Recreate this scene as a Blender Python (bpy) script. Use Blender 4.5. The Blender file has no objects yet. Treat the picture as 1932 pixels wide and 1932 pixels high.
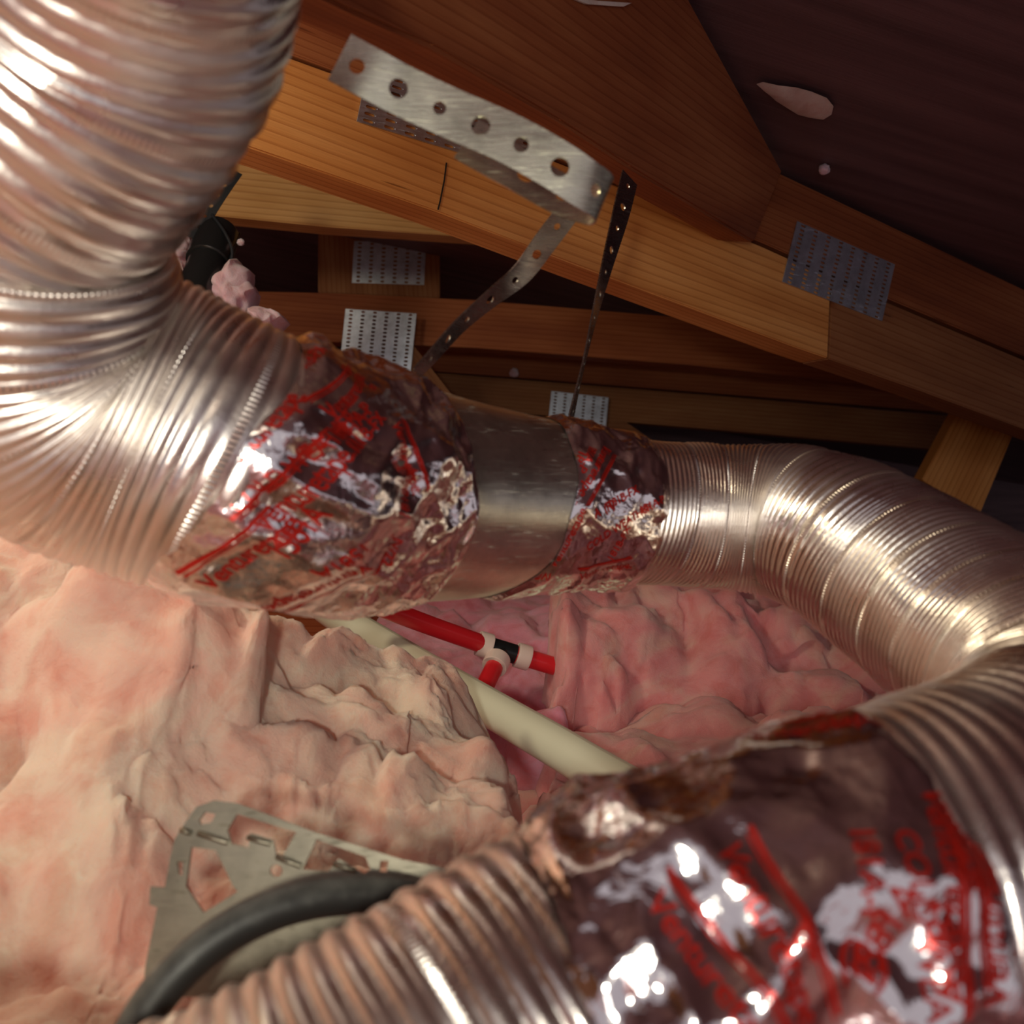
import bpy, bmesh, math, random
import numpy as np
from mathutils import Vector, noise
random.seed(4); RNG = np.random.RandomState(7)
C = bpy.context.scene.collection
F = 1825.0

# ---------------------------------------------------------------- camera, world, light, exposure
cam_d = bpy.data.cameras.new('camera'); cam = bpy.data.objects.new('camera', cam_d); C.objects.link(cam)
cam.location = (0, 0, 0); cam.rotation_euler = (math.pi/2, 0, 0)
cam_d.sensor_width = 36; cam_d.lens = 36*F/1932
cam_d.clip_start = 0.01
cam_d.dof.use_dof = True; cam_d.dof.focus_distance = 0.72; cam_d.dof.aperture_fstop = 12
bpy.context.scene.camera = cam
w = bpy.data.worlds.new('world'); bpy.context.scene.world = w; w.use_nodes = True
w.node_tree.nodes['Background'].inputs[0].default_value = (0.86, 0.76, 0.82, 1)
w.node_tree.nodes['Background'].inputs[1].default_value = 0.36
def lamp(name, loc, energy, col, radius=0.02, spot=None, target=None, blend=.5):
    l = bpy.data.lights.new(name, 'SPOT' if spot else 'POINT'); l.energy = energy; l.color = col
    l.shadow_soft_size = radius
    if spot: l.spot_size = math.radians(spot); l.spot_blend = blend
    o = bpy.data.objects.new(name, l); C.objects.link(o); o.location = loc
    if target is not None:
        o.rotation_euler = (Vector(target)-Vector(loc)).to_track_quat('-Z', 'Y').to_euler()
    return o
lamp('headlamp', (-.05, -.22, .03), 5.6, (1.0, .95, .78), .020, 72, (-.14, .6, -.10), 1.0)
lamp('left_fill', (-.43, .44, .32), 3.6, (1.0, .84, .58), .05)  # added unseen lamp off to the left, brightens the back-left wood
lamp('rear_fill', (-.15, -.75, -.08), 2.6, (1.0, .90, .82), .12)  # added unseen lamp behind the camera, lights what the metal reflects
vs = bpy.context.scene.view_settings
vs.view_transform = 'Standard'; vs.look = 'None'; vs.gamma = 1; vs.use_curve_mapping = False
vs.exposure = 0.40

# ---------------------------------------------------------------- helpers
def P(px, py, d): return np.array([(px-966)/F*d, d, (966-py)/F*d])
def proj(p): p = np.asarray(p); return np.stack([966+p[..., 0]/p[..., 1]*F, 966-p[..., 2]/p[..., 1]*F], -1)
class Plane:
    def __init__(s, p0, n): s.p = np.array(p0, float); s.n = np.array(n, float)/np.linalg.norm(n)
    def on(s, px, py):
        r = P(px, py, 1.0); return r*(s.p@s.n)/(r@s.n)
def mk(name, V, faces, mat, parent=None, smooth=True, uv=None, base=None):
    V = np.asarray(V, float)
    if base is None: base = np.array([(V[:, 0].min()+V[:, 0].max())/2, (V[:, 1].min()+V[:, 1].max())/2, V[:, 2].min()])
    me = bpy.data.meshes.new(name)
    if isinstance(faces, np.ndarray):
        n = len(faces); k = faces.shape[1]
        me.vertices.add(len(V)); me.vertices.foreach_set('co', (V-base).ravel())
        me.loops.add(n*k); me.loops.foreach_set('vertex_index', faces.ravel().astype(np.int32))
        me.polygons.add(n); me.polygons.foreach_set('loop_start', np.arange(0, n*k, k, dtype=np.int32))
        me.polygons.foreach_set('loop_total', np.full(n, k, dtype=np.int32)); me.update(calc_edges=True)
    else:
        me.from_pydata((V-base).tolist(), [], faces)
    me.polygons.foreach_set('use_smooth', [smooth]*len(me.polygons))
    if uv is not None:
        l = me.uv_layers.new(name='UVMap'); vi = np.empty(len(me.loops), np.int32)
        me.loops.foreach_get('vertex_index', vi); l.data.foreach_set('uv', np.asarray(uv)[vi].astype(np.float32).ravel())
    me.materials.append(mat)
    o = bpy.data.objects.new(name, me); C.objects.link(o)
    o.location = base if parent is None else base-np.array(parent['_w'])
    o['_w'] = [float(x) for x in base]
    if parent: o.parent = parent
    return o
def tag(o, label=None, cat=None, group=None, kind=None):
    if label: o['label'] = label
    if cat: o['category'] = cat
    if group: o['group'] = group
    if kind: o['kind'] = kind
    return o
def empty(name, loc, label, cat, group=None):
    o = bpy.data.objects.new(name, None); C.objects.link(o); o.empty_display_size = .02
    o.location = loc; o['_w'] = [float(x) for x in loc]; return tag(o, label, cat, group)
def gridfaces(nu, nv):
    i = np.arange((nu-1)*(nv-1)); r = i//(nv-1); c = i % (nv-1); a = r*nv+c
    return np.stack([a, a+nv, a+nv+1, a+1], 1)
# value noise (vectorised)
_T = np.random.RandomState(3).rand(64, 64, 64)*2-1
def vn(p, seed=0):
    p = np.asarray(p)+seed*7.31; i = np.floor(p).astype(int); f = p-i; f = f*f*f*(f*(f*6-15)+10); i &= 63; j = (i+1) & 63
    x0, y0, z0 = i.T; x1, y1, z1 = j.T; fx, fy, fz = f.T
    a = _T[x0, y0, z0]*(1-fx)+_T[x1, y0, z0]*fx; b = _T[x0, y1, z0]*(1-fx)+_T[x1, y1, z0]*fx
    c = _T[x0, y0, z1]*(1-fx)+_T[x1, y0, z1]*fx; d = _T[x0, y1, z1]*(1-fx)+_T[x1, y1, z1]*fx
    return (a*(1-fy)+b*fy)*(1-fz)+(c*(1-fy)+d*fy)*fz
def p3(a, b, s=1.0, c=0.0): return np.stack([np.ravel(a)*s, np.ravel(b)*s, np.full(np.size(a), c, float)], 1)

# ---------------------------------------------------------------- materials
def mat(name, rgb=(.8, .8, .8), rough=.5, metal=0, **kw):
    m = bpy.data.materials.new(name); m.use_nodes = True; b = m.node_tree.nodes['Principled BSDF']
    b.inputs['Base Color'].default_value = (*rgb, 1); b.inputs['Roughness'].default_value = rough; b.inputs['Metallic'].default_value = metal
    for k, v in kw.items(): b.inputs[k].default_value = v
    return m, m.node_tree, b
def N(t, ty, **kw):
    n = t.nodes.new(ty)
    for k, v in kw.items():
        if k.startswith('i_'): n.inputs[k[2:].replace('_', ' ')].default_value = v
        else: setattr(n, k, v)
    return n
def ramp(t, stops, src):
    r = t.nodes.new('ShaderNodeValToRGB'); e = r.color_ramp.elements
    while len(e) < len(stops): e.new(.5)
    for q, (p, c) in zip(e, stops): q.position = p; q.color = (*c, 1) if len(c) == 3 else c
    t.links.new(src, r.inputs[0]); return r.outputs[0]
def mapping(t, scale, src='UV', rot=(0, 0, 0), loc=(0, 0, 0)):
    c = t.nodes.new('ShaderNodeTexCoord'); m = t.nodes.new('ShaderNodeMapping')
    m.inputs['Scale'].default_value = scale; m.inputs['Rotation'].default_value = rot; m.inputs['Location'].default_value = loc
    t.links.new(c.outputs[src], m.inputs[0]); return m.outputs[0]
def bump(t, b, h, strength, dist):
    n = N(t, 'ShaderNodeBump', i_Strength=strength, i_Distance=dist); t.links.new(h, n.inputs['Height']); t.links.new(n.outputs[0], b.inputs['Normal']); return n
def mixc(t, fac, a, b, mode='MIX'):
    n = t.nodes.new('ShaderNodeMix'); n.data_type = 'RGBA'; n.blend_type = mode
    for v, s in ((fac, 0), (a, 6), (b, 7)):
        if hasattr(v, 'links'): t.links.new(v, n.inputs[s])
        elif s == 0: n.inputs[0].default_value = v
        else: n.inputs[s].default_value = (*v, 1)
    return n.outputs[2]

def wood(name, light, mid, dark, seed=0.0, ring=150):
    m, t, b = mat(name, mid, .62); b.inputs['Specular IOR Level'].default_value = .25
    v = mapping(t, (1, 1, 1), loc=(seed, seed*.7, 0))
    n1 = N(t, 'ShaderNodeTexNoise', i_Scale=1, i_Detail=3); t.links.new(mapping(t, (4, 22, 1), loc=(seed, seed, 0)), n1.inputs[0])
    wv = N(t, 'ShaderNodeTexWave', bands_direction='Y', wave_profile='SAW'); wv.inputs['Scale'].default_value = ring/6.28*1.6
    wv.inputs['Distortion'].default_value = 7; wv.inputs['Detail'].default_value = 1.5; wv.inputs['Detail Scale'].default_value = .35
    t.links.new(mapping(t, (.10, 1, 1), loc=(seed, seed, 0)), wv.inputs[0])
    n2 = N(t, 'ShaderNodeTexNoise', i_Scale=1, i_Detail=4); t.links.new(mapping(t, (30, 900, 1), loc=(seed, 0, 0)), n2.inputs[0])
    c0 = ramp(t, [(.3, light), (.5, mid), (.72, dark)], n1.outputs[0])
    ringc = ramp(t, [(0, (1, 1, 1)), (.7, (.93, .88, .80)), (.97, (.62, .45, .33)), (1, (.9, .85, .8))], wv.outputs[0])
    c1 = mixc(t, .75, c0, ringc, 'MULTIPLY')
    fib = ramp(t, [(.3, (.82, .78, .74)), (.6, (1, 1, 1))], n2.outputs[0])
    c2 = mixc(t, .6, c1, fib, 'MULTIPLY')
    vor = N(t, 'ShaderNodeTexVoronoi', i_Scale=1); t.links.new(mapping(t, (4.5, 9, 1), loc=(seed*3, seed, 0)), vor.inputs[0])
    kn = ramp(t, [(.0, (.16, .06, .03)), (.045, (.35, .16, .07)), (.075, (.75, .6, .5)), (.11, (1, 1, 1))], vor.outputs['Distance'])
    c3 = mixc(t, .9, c2, kn, 'MULTIPLY')
    # short split checks and pencil dark scuffs
    vs_ = N(t, 'ShaderNodeTexNoise', i_Scale=1, i_Detail=2); t.links.new(mapping(t, (9, 160, 1), loc=(seed*5, 0, 0)), vs_.inputs[0])
    ck = ramp(t, [(.22, (.3, .2, .15)), (.27, (1, 1, 1))], vs_.outputs[0])
    t.links.new(mixc(t, .8, c3, ck, 'MULTIPLY'), b.inputs['Base Color'])
    bump(t, b, n2.outputs[0], .25, .0006)
    return m
W_orange = wood('fir_orange', (.80, .42, .15), (.70, .33, .10), (.55, .22, .06), .3)
W_yellow = wood('fir_yellow', (.86, .58, .27), (.78, .48, .20), (.64, .35, .12), 1.7)
W_red = wood('fir_red', (.52, .19, .075), (.42, .135, .05), (.32, .09, .035), 2.9)
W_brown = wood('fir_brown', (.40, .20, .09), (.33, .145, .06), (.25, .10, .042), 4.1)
W_beam = wood('fir_beam', (.40, .155, .06), (.31, .10, .037), (.21, .06, .024), 5.3, 190)

def deck_mat():
    m, t, b = mat('roof_sheathing', (.14, .08, .08), .6)
    n = N(t, 'ShaderNodeTexNoise', i_Scale=1, i_Detail=4); t.links.new(mapping(t, (3, 40, 1)), n.inputs[0])
    s = N(t, 'ShaderNodeTexNoise', i_Scale=1, i_Detail=6, i_Roughness=.7); t.links.new(mapping(t, (14, 260, 1)), s.inputs[0])
    c = ramp(t, [(.3, (.105, .062, .072)), (.6, (.18, .11, .125)), (.8, (.22, .14, .145))], n.outputs[0])
    k = ramp(t, [(.66, (0, 0, 0)), (.74, (1, 1, 1))], s.outputs[0])
    t.links.new(mixc(t, k, c, (.42, .24, .24)), b.inputs['Base Color']); bump(t, b, s.outputs[0], .5, .001)
    return m
M_deck = deck_mat()

def ins_mat(name, a, bc, c, fine=1.0):
    m, t, b = mat(name, a, 1.0); b.inputs['Specular IOR Level'].default_value = .05
    b.inputs['Subsurface Weight'].default_value = .5; b.inputs['Subsurface Radius'].default_value = (1, .45, .35); b.inputs['Subsurface Scale'].default_value = .018
    b.inputs['Sheen Weight'].default_value = .3; b.inputs['Sheen Roughness'].default_value = .6
    n = N(t, 'ShaderNodeTexNoise', i_Scale=13, i_Detail=6, i_Distortion=1.6); t.links.new(mapping(t, (1, 1, 1), 'Object'), n.inputs[0])
    n2 = N(t, 'ShaderNodeTexNoise', i_Scale=38, i_Detail=7, i_Distortion=.6, i_Roughness=.62); t.links.new(mapping(t, (1, 1, 1), 'Object'), n2.inputs[0])
    n3 = N(t, 'ShaderNodeTexNoise', i_Scale=420, i_Detail=4, i_Distortion=1.0); t.links.new(mapping(t, (1, 1, 1), 'Object'), n3.inputs[0])
    col = ramp(t, [(.36, a), (.5, bc), (.62, c)], n.outputs[0])
    f = ramp(t, [(.36, (.90, .70, .66)), (.52, (1, 1, 1))], n2.outputs[0])
    t.links.new(mixc(t, .8, col, f, 'MULTIPLY'), b.inputs['Base Color'])
    ad = N(t, 'ShaderNodeMath', operation='MULTIPLY_ADD'); t.links.new(n3.outputs[0], ad.inputs[0]); ad.inputs[1].default_value = .25; t.links.new(n2.outputs[0], ad.inputs[2])
    bump(t, b, ad.outputs[0], .55*fine, .004)
    return m
M_peach = ins_mat('fiberglass_peach', (.76, .43, .35), (.77, .52, .43), (.77, .61, .50), 1.0)
M_pink = ins_mat('fiberglass_pink', (.80, .30, .32), (.84, .38, .39), (.84, .50, .46))
M_rose = ins_mat('fiberglass_rose', (.76, .26, .38), (.84, .36, .48), (.80, .42, .56))
M_lilac = ins_mat('fiberglass_lilac', (.78, .52, .62), (.80, .60, .70), (.84, .68, .78))

def duct_mat(name, seam=8.0, rough=.26):
    m, t, b = mat(name, (.86, .81, .76), rough, 1.0)
    uv = mapping(t, (1, 1, 1)); sp = t.nodes.new('ShaderNodeSeparateXYZ'); t.links.new(uv, sp.inputs[0])
    def mth(op, a, bb=None):
        n = N(t, 'ShaderNodeMath', operation=op)
        for i, v in enumerate((a, bb)):
            if v is None: continue
            if hasattr(v, 'links'): t.links.new(v, n.inputs[i])
            else: n.inputs[i].default_value = v
        return n.outputs[0]
    fr = mth('FRACT', mth('DIVIDE', sp.outputs[0], seam))
    band = mth('LESS_THAN', mth('ABSOLUTE', mth('SUBTRACT', fr, .5/seam)), .18/seam)
    dots = mth('SINE', mth('MULTIPLY', sp.outputs[1], 2*math.pi*170))
    h = mth('MULTIPLY', band, dots)
    n = N(t, 'ShaderNodeTexNoise', i_Scale=35, i_Detail=4); t.links.new(mapping(t, (1, 1, 1), 'Object'), n.inputs[0])
    n2 = N(t, 'ShaderNodeTexNoise', i_Scale=500, i_Detail=2); t.links.new(mapping(t, (1, 1, 1), 'Object'), n2.inputs[0])
    t.links.new(ramp(t, [(.3, (rough*.7,)*3), (.7, (rough*1.6,)*3)], n.outputs[0]), b.inputs['Roughness'])
    b1 = N(t, 'ShaderNodeBump', i_Strength=.12, i_Distance=.0008); t.links.new(n2.outputs[0], b1.inputs['Height'])
    b2 = N(t, 'ShaderNodeBump', i_Strength=.6, i_Distance=.0004); t.links.new(h, b2.inputs['Height']); t.links.new(b1.outputs[0], b2.inputs['Normal'])
    t.links.new(b2.outputs[0], b.inputs['Normal'])
    return m
M_duct = duct_mat('corrugated_aluminium'); M_duct5 = duct_mat('wide_corrugated_aluminium', 5.0, .30)
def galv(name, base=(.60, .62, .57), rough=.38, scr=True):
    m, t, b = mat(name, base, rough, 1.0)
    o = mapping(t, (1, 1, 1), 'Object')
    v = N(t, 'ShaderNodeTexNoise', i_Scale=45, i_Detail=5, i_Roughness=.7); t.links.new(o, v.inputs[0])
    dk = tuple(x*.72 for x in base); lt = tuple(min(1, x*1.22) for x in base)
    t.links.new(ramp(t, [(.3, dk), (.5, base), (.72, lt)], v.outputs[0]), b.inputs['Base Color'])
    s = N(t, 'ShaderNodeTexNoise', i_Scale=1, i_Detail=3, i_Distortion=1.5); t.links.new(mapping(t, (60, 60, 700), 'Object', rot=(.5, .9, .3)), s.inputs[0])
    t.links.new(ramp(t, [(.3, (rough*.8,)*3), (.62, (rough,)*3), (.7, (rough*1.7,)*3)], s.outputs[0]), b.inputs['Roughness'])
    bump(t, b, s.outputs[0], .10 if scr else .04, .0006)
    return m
M_pipe = galv('galvanised_pipe', (.76, .78, .68), .34)
M_strap = galv('galvanised_strap', (.78, .79, .62), .30)
M_dark_strap = galv('shaded_strap', (.30, .29, .27), .30)  # same galvanised strap, dark surroundings it mirrors put into the base colour
M_plate = galv('truss_plate_zinc', (.62, .70, .82), .5)
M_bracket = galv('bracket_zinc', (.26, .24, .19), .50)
def foil(name):
    m, t, b = mat(name, (.90, .87, .86), .11, 1.0)
    o = mapping(t, (1, 1, 1), 'Object')
    v = N(t, 'ShaderNodeTexVoronoi', feature='F1', distance='EUCLIDEAN', i_Scale=130)
    n = N(t, 'ShaderNodeTexNoise', i_Scale=70, i_Detail=3, i_Distortion=2.0); t.links.new(o, n.inputs[0])
    mx = N(t, 'ShaderNodeVectorMath', operation='MULTIPLY_ADD'); t.links.new(n.outputs['Color'], mx.inputs[0]); mx.inputs[1].default_value = (.012,)*3; t.links.new(o, mx.inputs[2])
    t.links.new(mx.outputs[0], v.inputs[0])
    bump(t, b, v.outputs['Distance'], .22, .0018)
    return m
M_foil = foil('aluminium_foil_tape')
M_red = mat('red_print', (.42, .016, .010), .3, .4)[0]
M_pex = mat('red_pex', (.72, .02, .03), .28, 0)[0]
M_white_pipe = mat('cream_pipe', (.80, .82, .66), .38, 0)[0]
M_ring = mat('clear_ring', (.86, .72, .66), .35, 0)[0]
M_black = mat('black_plastic', (.012, .014, .016), .28, 0)[0]
M_blackstrap = mat('black_strap', (.016, .020, .026), .42, 0)[0]
def hose_mat():
    m, t, b = mat('black_rubber', (.02, .02, .02), .5)
    uv = mapping(t, (1, 1, 1)); sp = t.nodes.new('ShaderNodeSeparateXYZ'); t.links.new(uv, sp.inputs[0])
    n = N(t, 'ShaderNodeTexNoise', i_Scale=160, i_Detail=6); t.links.new(mapping(t, (1, 1, 1), 'Object'), n.inputs[0])
    # dust worn along one side of the rubber
    c = N(t, 'ShaderNodeMath', operation='MULTIPLY_ADD'); t.links.new(n.outputs[0], c.inputs[0]); c.inputs[1].default_value = .35
    d = ramp(t, [(.0, (0, 0, 0)), (.28, (0, 0, 0)), (.40, (1, 1, 1)), (.52, (.5, .5, .5)), (1, (0, 0, 0))], sp.outputs[1])
    t.links.new(d, c.inputs[2])
    k = ramp(t, [(.38, (.018, .018, .018)), (.62, (.12, .12, .11)), (.95, (.62, .62, .56))], c.outputs[0])
    t.links.new(k, b.inputs['Base Color']); return m
M_hose = hose_mat()
M_patch = ins_mat('pale_torn_wood', (.60, .48, .44), (.72, .62, .56), (.80, .74, .68), .5)
M_ink = mat('pencil', (.02, .015, .01), .8)[0]

# ---------------------------------------------------------------- boards
def board(name, plane, poly, th, m, parent=None, grain=None, away=True, bevel=.0012, seed=0):
    """a sawn board whose visible face lies on `plane`; thickness goes away from the camera"""
    pts = np.array([plane.on(*q) if len(q) == 2 else np.array(q) for q in poly]); n = plane.n.copy()
    c = pts.mean(0)
    if (c@n) < 0: n = -n
    g = (plane.on(*grain[1])-plane.on(*grain[0])) if grain else pts[1]-pts[0]
    g = g/np.linalg.norm(g); h = np.cross(n, g)
    k = len(pts); V = np.concatenate([pts, pts+n*th])
    bm = bmesh.new(); vs_ = [bm.verts.new(v) for v in V]
    bm.faces.new(vs_[:k]); bm.faces.new(vs_[k:][::-1])
    for i in range(k): bm.faces.new([vs_[i], vs_[k+i], vs_[k+(i+1) % k], vs_[(i+1) % k]])
    bmesh.ops.recalc_face_normals(bm, faces=bm.faces)
    bmesh.ops.bevel(bm, geom=bm.edges[:], offset=bevel, segments=2, affect='EDGES')
    base = V.min(0)*.5+V.max(0)*.5; base[2] = V[:, 2].min()
    uvl = bm.loops.layers.uv.new('UVMap'); bn = np.array(n)
    for f in bm.faces:
        for l in f.loops:
            q = np.array(l.vert.co)-c; l[uvl].uv = (q@g+seed, q@h+(q@n)*1.0+seed)
    for v in bm.verts: v.co = Vector(np.array(v.co)-base)
    me = bpy.data.meshes.new(name); bm.to_mesh(me); bm.free(); me.materials.append(m)
    o = bpy.data.objects.new(name, me); C.objects.link(o); o['_w'] = [float(x) for x in base]
    o.location = base if parent is None else base-np.array(parent['_w'])
    if parent: o.parent = parent
    return o

# flat sheets with holes, cut fine and mapped anywhere ------------------
def sheet2d(outline, holes, th, cut, cuty=None):
    cu = bpy.data.curves.new('tmp', 'CURVE'); cu.dimensions = '2D'; cu.fill_mode = 'BOTH'; cu.extrude = th/2
    for ring in [outline]+holes:
        s = cu.splines.new('POLY'); s.points.add(len(ring)-1)
        for p, (x, y) in zip(s.points, ring): p.co = (x, y, 0, 1)
        s.use_cyclic_u = True
    return curve_to_bm(cu, cut, cuty)
def curve_to_bm(cu, cut, cuty=None):
    o = bpy.data.objects.new('tmp', cu); C.objects.link(o)
    dg = bpy.context.evaluated_depsgraph_get(); me = bpy.data.meshes.new_from_object(o.evaluated_get(dg))
    bm = bmesh.new(); bm.from_mesh(me); bpy.data.objects.remove(o); bpy.data.curves.remove(cu); bpy.data.meshes.remove(me)
    xs = [v.co.x for v in bm.verts]; ys = [v.co.y for v in bm.verts]
    if cut:
        x = min(xs)+cut
        while x < max(xs):
            bmesh.ops.bisect_plane(bm, geom=bm.verts[:]+bm.edges[:]+bm.faces[:], plane_co=(x, 0, 0), plane_no=(1, 0, 0)); x += cut
    if cuty:
        y = min(ys)+cuty
        while y < max(ys):
            bmesh.ops.bisect_plane(bm, geom=bm.verts[:]+bm.edges[:]+bm.faces[:], plane_co=(0, y, 0), plane_no=(0, 1, 0)); y += cuty
    bmesh.ops.remove_doubles(bm, verts=bm.verts[:], dist=1e-6)
    V = np.array([v.co[:] for v in bm.verts]); bm.verts.index_update(); Fc = [[v.index for v in f.verts] for f in bm.faces]; bm.free()
    return V, Fc
def circ(x, y, r, n=16): return [(x+r*math.cos(a*2*math.pi/n), y+r*math.sin(a*2*math.pi/n)) for a in range(n)]
def slot(x, y, w, h, n=4):
    r = min(w, h)/2; out = []
    if w >= h:
        for a in range(n+1): t = -math.pi/2+math.pi*a/n; out.append((x+w/2-r+r*math.cos(t), y+r*math.sin(t)))
        for a in range(n+1): t = math.pi/2+math.pi*a/n; out.append((x-w/2+r+r*math.cos(t), y+r*math.sin(t)))
    else:
        for a in range(n+1): t = math.pi*a/n; out.append((x+r*math.cos(t), y+h/2-r+r*math.sin(t)))
        for a in range(n+1): t = math.pi+math.pi*a/n; out.append((x+r*math.cos(t), y-h/2+r+r*math.sin(t)))
    return out

def catmull(pts, per=24):
    pts = np.array(pts, float); p = np.vstack([2*pts[0]-pts[1], pts, 2*pts[-1]-pts[-2]]); out = []
    for i in range(1, len(p)-2):
        for t in np.linspace(0, 1, per, endpoint=False):
            a, b, c, d = p[i-1:i+3]
            out.append(.5*((2*b)+(c-a)*t+(2*a-5*b+4*c-d)*t*t+(3*b-a-3*c+d)*t**3))
    out.append(p[-2]); return np.array(out)
def ribbon(name, path, wdirs, width, m, hole_r=(.0028, .0018), pitch=.0125, th=.0009, parent=None, cap=0):
    """perforated hanger strap following path with width direction wdirs"""
    k = catmull(np.hstack([np.array(path), np.array(wdirs)]), 20); c = k[:, :3]; wd = k[:, 3:6]
    s = np.concatenate([[0], np.cumsum(np.linalg.norm(np.diff(c, axis=0), axis=1))]); L = s[-1]
    holes = []; x = .007; i = 0
    while x < L-.005: holes.append(circ(x, 0, hole_r[i % len(hole_r)], 20)); x += pitch; i += 1
    h = width/2; V, Fc = sheet2d([(0, -h), (L, -h), (L, h), (0, h)], holes, th, .0012)
    X = np.clip(V[:, 0], 0, L)
    ce = np.stack([np.interp(X, s, c[:, i]) for i in range(3)], 1); w_ = np.stack([np.interp(X, s, wd[:, i]) for i in range(3)], 1)
    tg = np.gradient(c, s, axis=0); t_ = np.stack([np.interp(X, s, tg[:, i]) for i in range(3)], 1); t_ /= np.linalg.norm(t_, axis=1, keepdims=True)
    w_ -= t_*(w_*t_).sum(1, keepdims=True); w_ /= np.linalg.norm(w_, axis=1, keepdims=True); n_ = np.cross(t_, w_)
    W = ce+w_*V[:, 1:2]+n_*V[:, 2:3]
    o = mk(name, W, Fc, m, parent, smooth=False); return o
def tube(name, pts, r, m, parent=None, nseg=24, per=20, twist=0, caps=True):
    pts = np.array(pts, float); c = catmull(pts[:, :3], per)
    rr = np.full(len(c), r) if np.isscalar(r) else catmull(np.stack([np.array(r)]*3, 1), per)[:, 0]
    fr = frames(c); th = np.linspace(0, 2*np.pi, nseg+1)+twist
    V = c[:, None]+rr[:, None, None]*(np.cos(th)[None, :, None]*fr[1][:, None]+np.sin(th)[None, :, None]*fr[2][:, None])
    nu, nv = V.shape[:2]; uv = np.stack(np.meshgrid(np.linspace(0, 1, nu), np.linspace(0, 1, nv), indexing='ij'), -1).reshape(-1, 2)
    Fc = gridfaces(nu, nv).tolist()
    if caps: Fc += [list(range(nv-1)), [(nu-1)*nv+i for i in range(nv-1)][::-1]]
    return mk(name, V.reshape(-1, 3), Fc, m, parent, True, uv)
def frames(c, up=(0, 0, 1)):
    T = np.gradient(c, axis=0); T /= np.linalg.norm(T, axis=1, keepdims=True); A = np.zeros_like(T); a = np.array(up, float)
    if abs(T[0]@a) > .9: a = np.array([1., 0, 0])
    for i, t in enumerate(T): a = a-t*(a@t); a /= np.linalg.norm(a); A[i] = a
    return T, A, np.cross(T, A)

# ---------------------------------------------------------------- the attic shell
SL = -.172
def deckz(x, y): return .352+SL*(x-.28)+.004
def big_quad(name, pts, m, uvs, th=None):
    V = list(pts); o = mk(name, V, [[0, 1, 2, 3]], m, uv=uvs, smooth=False); return tag(o, kind='structure')
x0, x1, y0, y1 = -1.6, 2.6, -.45, 3.4
c_ = [(x0, y0), (x1, y0), (x1, y1), (x0, y1)]
Vd = [np.array([x, y, deckz(x, y)]) for x, y in c_]+[np.array([x, y, deckz(x, y)+.015]) for x, y in c_]
ud = [(x*.966+y*.26, -x*.26+y*.966) for x, y in c_]*2
ceil = mk('ceiling', Vd, [[0, 3, 2, 1], [4, 5, 6, 7], [0, 1, 5, 4], [1, 2, 6, 5], [2, 3, 7, 6], [3, 0, 4, 7]], M_deck, uv=ud, smooth=False); tag(ceil, kind='structure')
big_quad('floor', [(-1.6, -1.2, -.42), (2.6, -1.2, -.42), (2.6, 3.4, -.42), (-1.6, 3.4, -.42)], W_brown, [(0, 0), (4, 0), (4, 4), (0, 4)])
big_quad('wall_back', [(-1.6, 3.4, -.42), (2.6, 3.4, -.42), (2.6, 3.4, .2), (-1.6, 3.4, .75)], M_deck, [(0, 0), (4, 0), (4, 1), (0, 1)])
big_quad('wall_left', [(-1.6, -1.2, -.42), (-1.6, 3.4, -.42), (-1.6, 3.4, .75), (-1.6, -1.2, .75)], W_brown, [(0, 0), (4, 0), (4, 1), (0, 1)])

# ---------------------------------------------------------------- trusses
def plate(pl, quad, cols, rows, m, parent=None, name='truss_plate', swap=False, off=.0012):
    """punched nail plate on plane pl; quad = px corners TL, TR, BR, BL"""
    q = [pl.on(*c) for c in quad]; o0 = q[3]; U = q[2]-q[3]; V_ = q[0]-q[3]; Wd = np.linalg.norm(U); H = np.linalg.norm(V_)
    holes = []
    for i in range(cols):
        for j in range(rows):
            x = (i+.5)/cols*Wd; y = (j+.5)/rows*H
            if swap: holes.append(slot(x, y, Wd/cols*.5, H/rows*.42, 3))
            else: holes.append(slot(x, y, Wd/cols*.34, H/rows*.5, 3))
    V, Fc = sheet2d([(0, 0), (Wd, 0), (Wd, H), (0, H)], holes, .001, None)
    n = pl.n*(1 if (o0@pl.n) < 0 else -1)
    W = o0+V[:, 0:1]*U/Wd+V[:, 1:2]*V_/H+(V[:, 2:3]+off)*n
    b = mk(name, W, Fc, m, parent, smooth=False)
    # raised punched teeth roots: small bright burrs beside each slot
    VV = []; FF = []
    for i in range(cols):
        for j in range(rows):
            x = (i+.5)/cols*Wd+(Wd/cols*.3 if swap else 0); y = (j+.5)/rows*H+(0 if swap else H/rows*.30); r = min(Wd/cols, H/rows)*.14
            p = o0+x*U/Wd+y*V_/H+n*off; k = len(VV); u = U/Wd*r; v = V_/H*r
            VV += [p-u-v, p+u-v, p+u+v, p-u+v, p+n*r*1.6]; FF += [[k, k+1, k+4], [k+1, k+2, k+4], [k+2, k+3, k+4], [k+3, k, k+4]]
    mk('punched_teeth', VV, FF, m, b, smooth=False)
    return b
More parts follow.
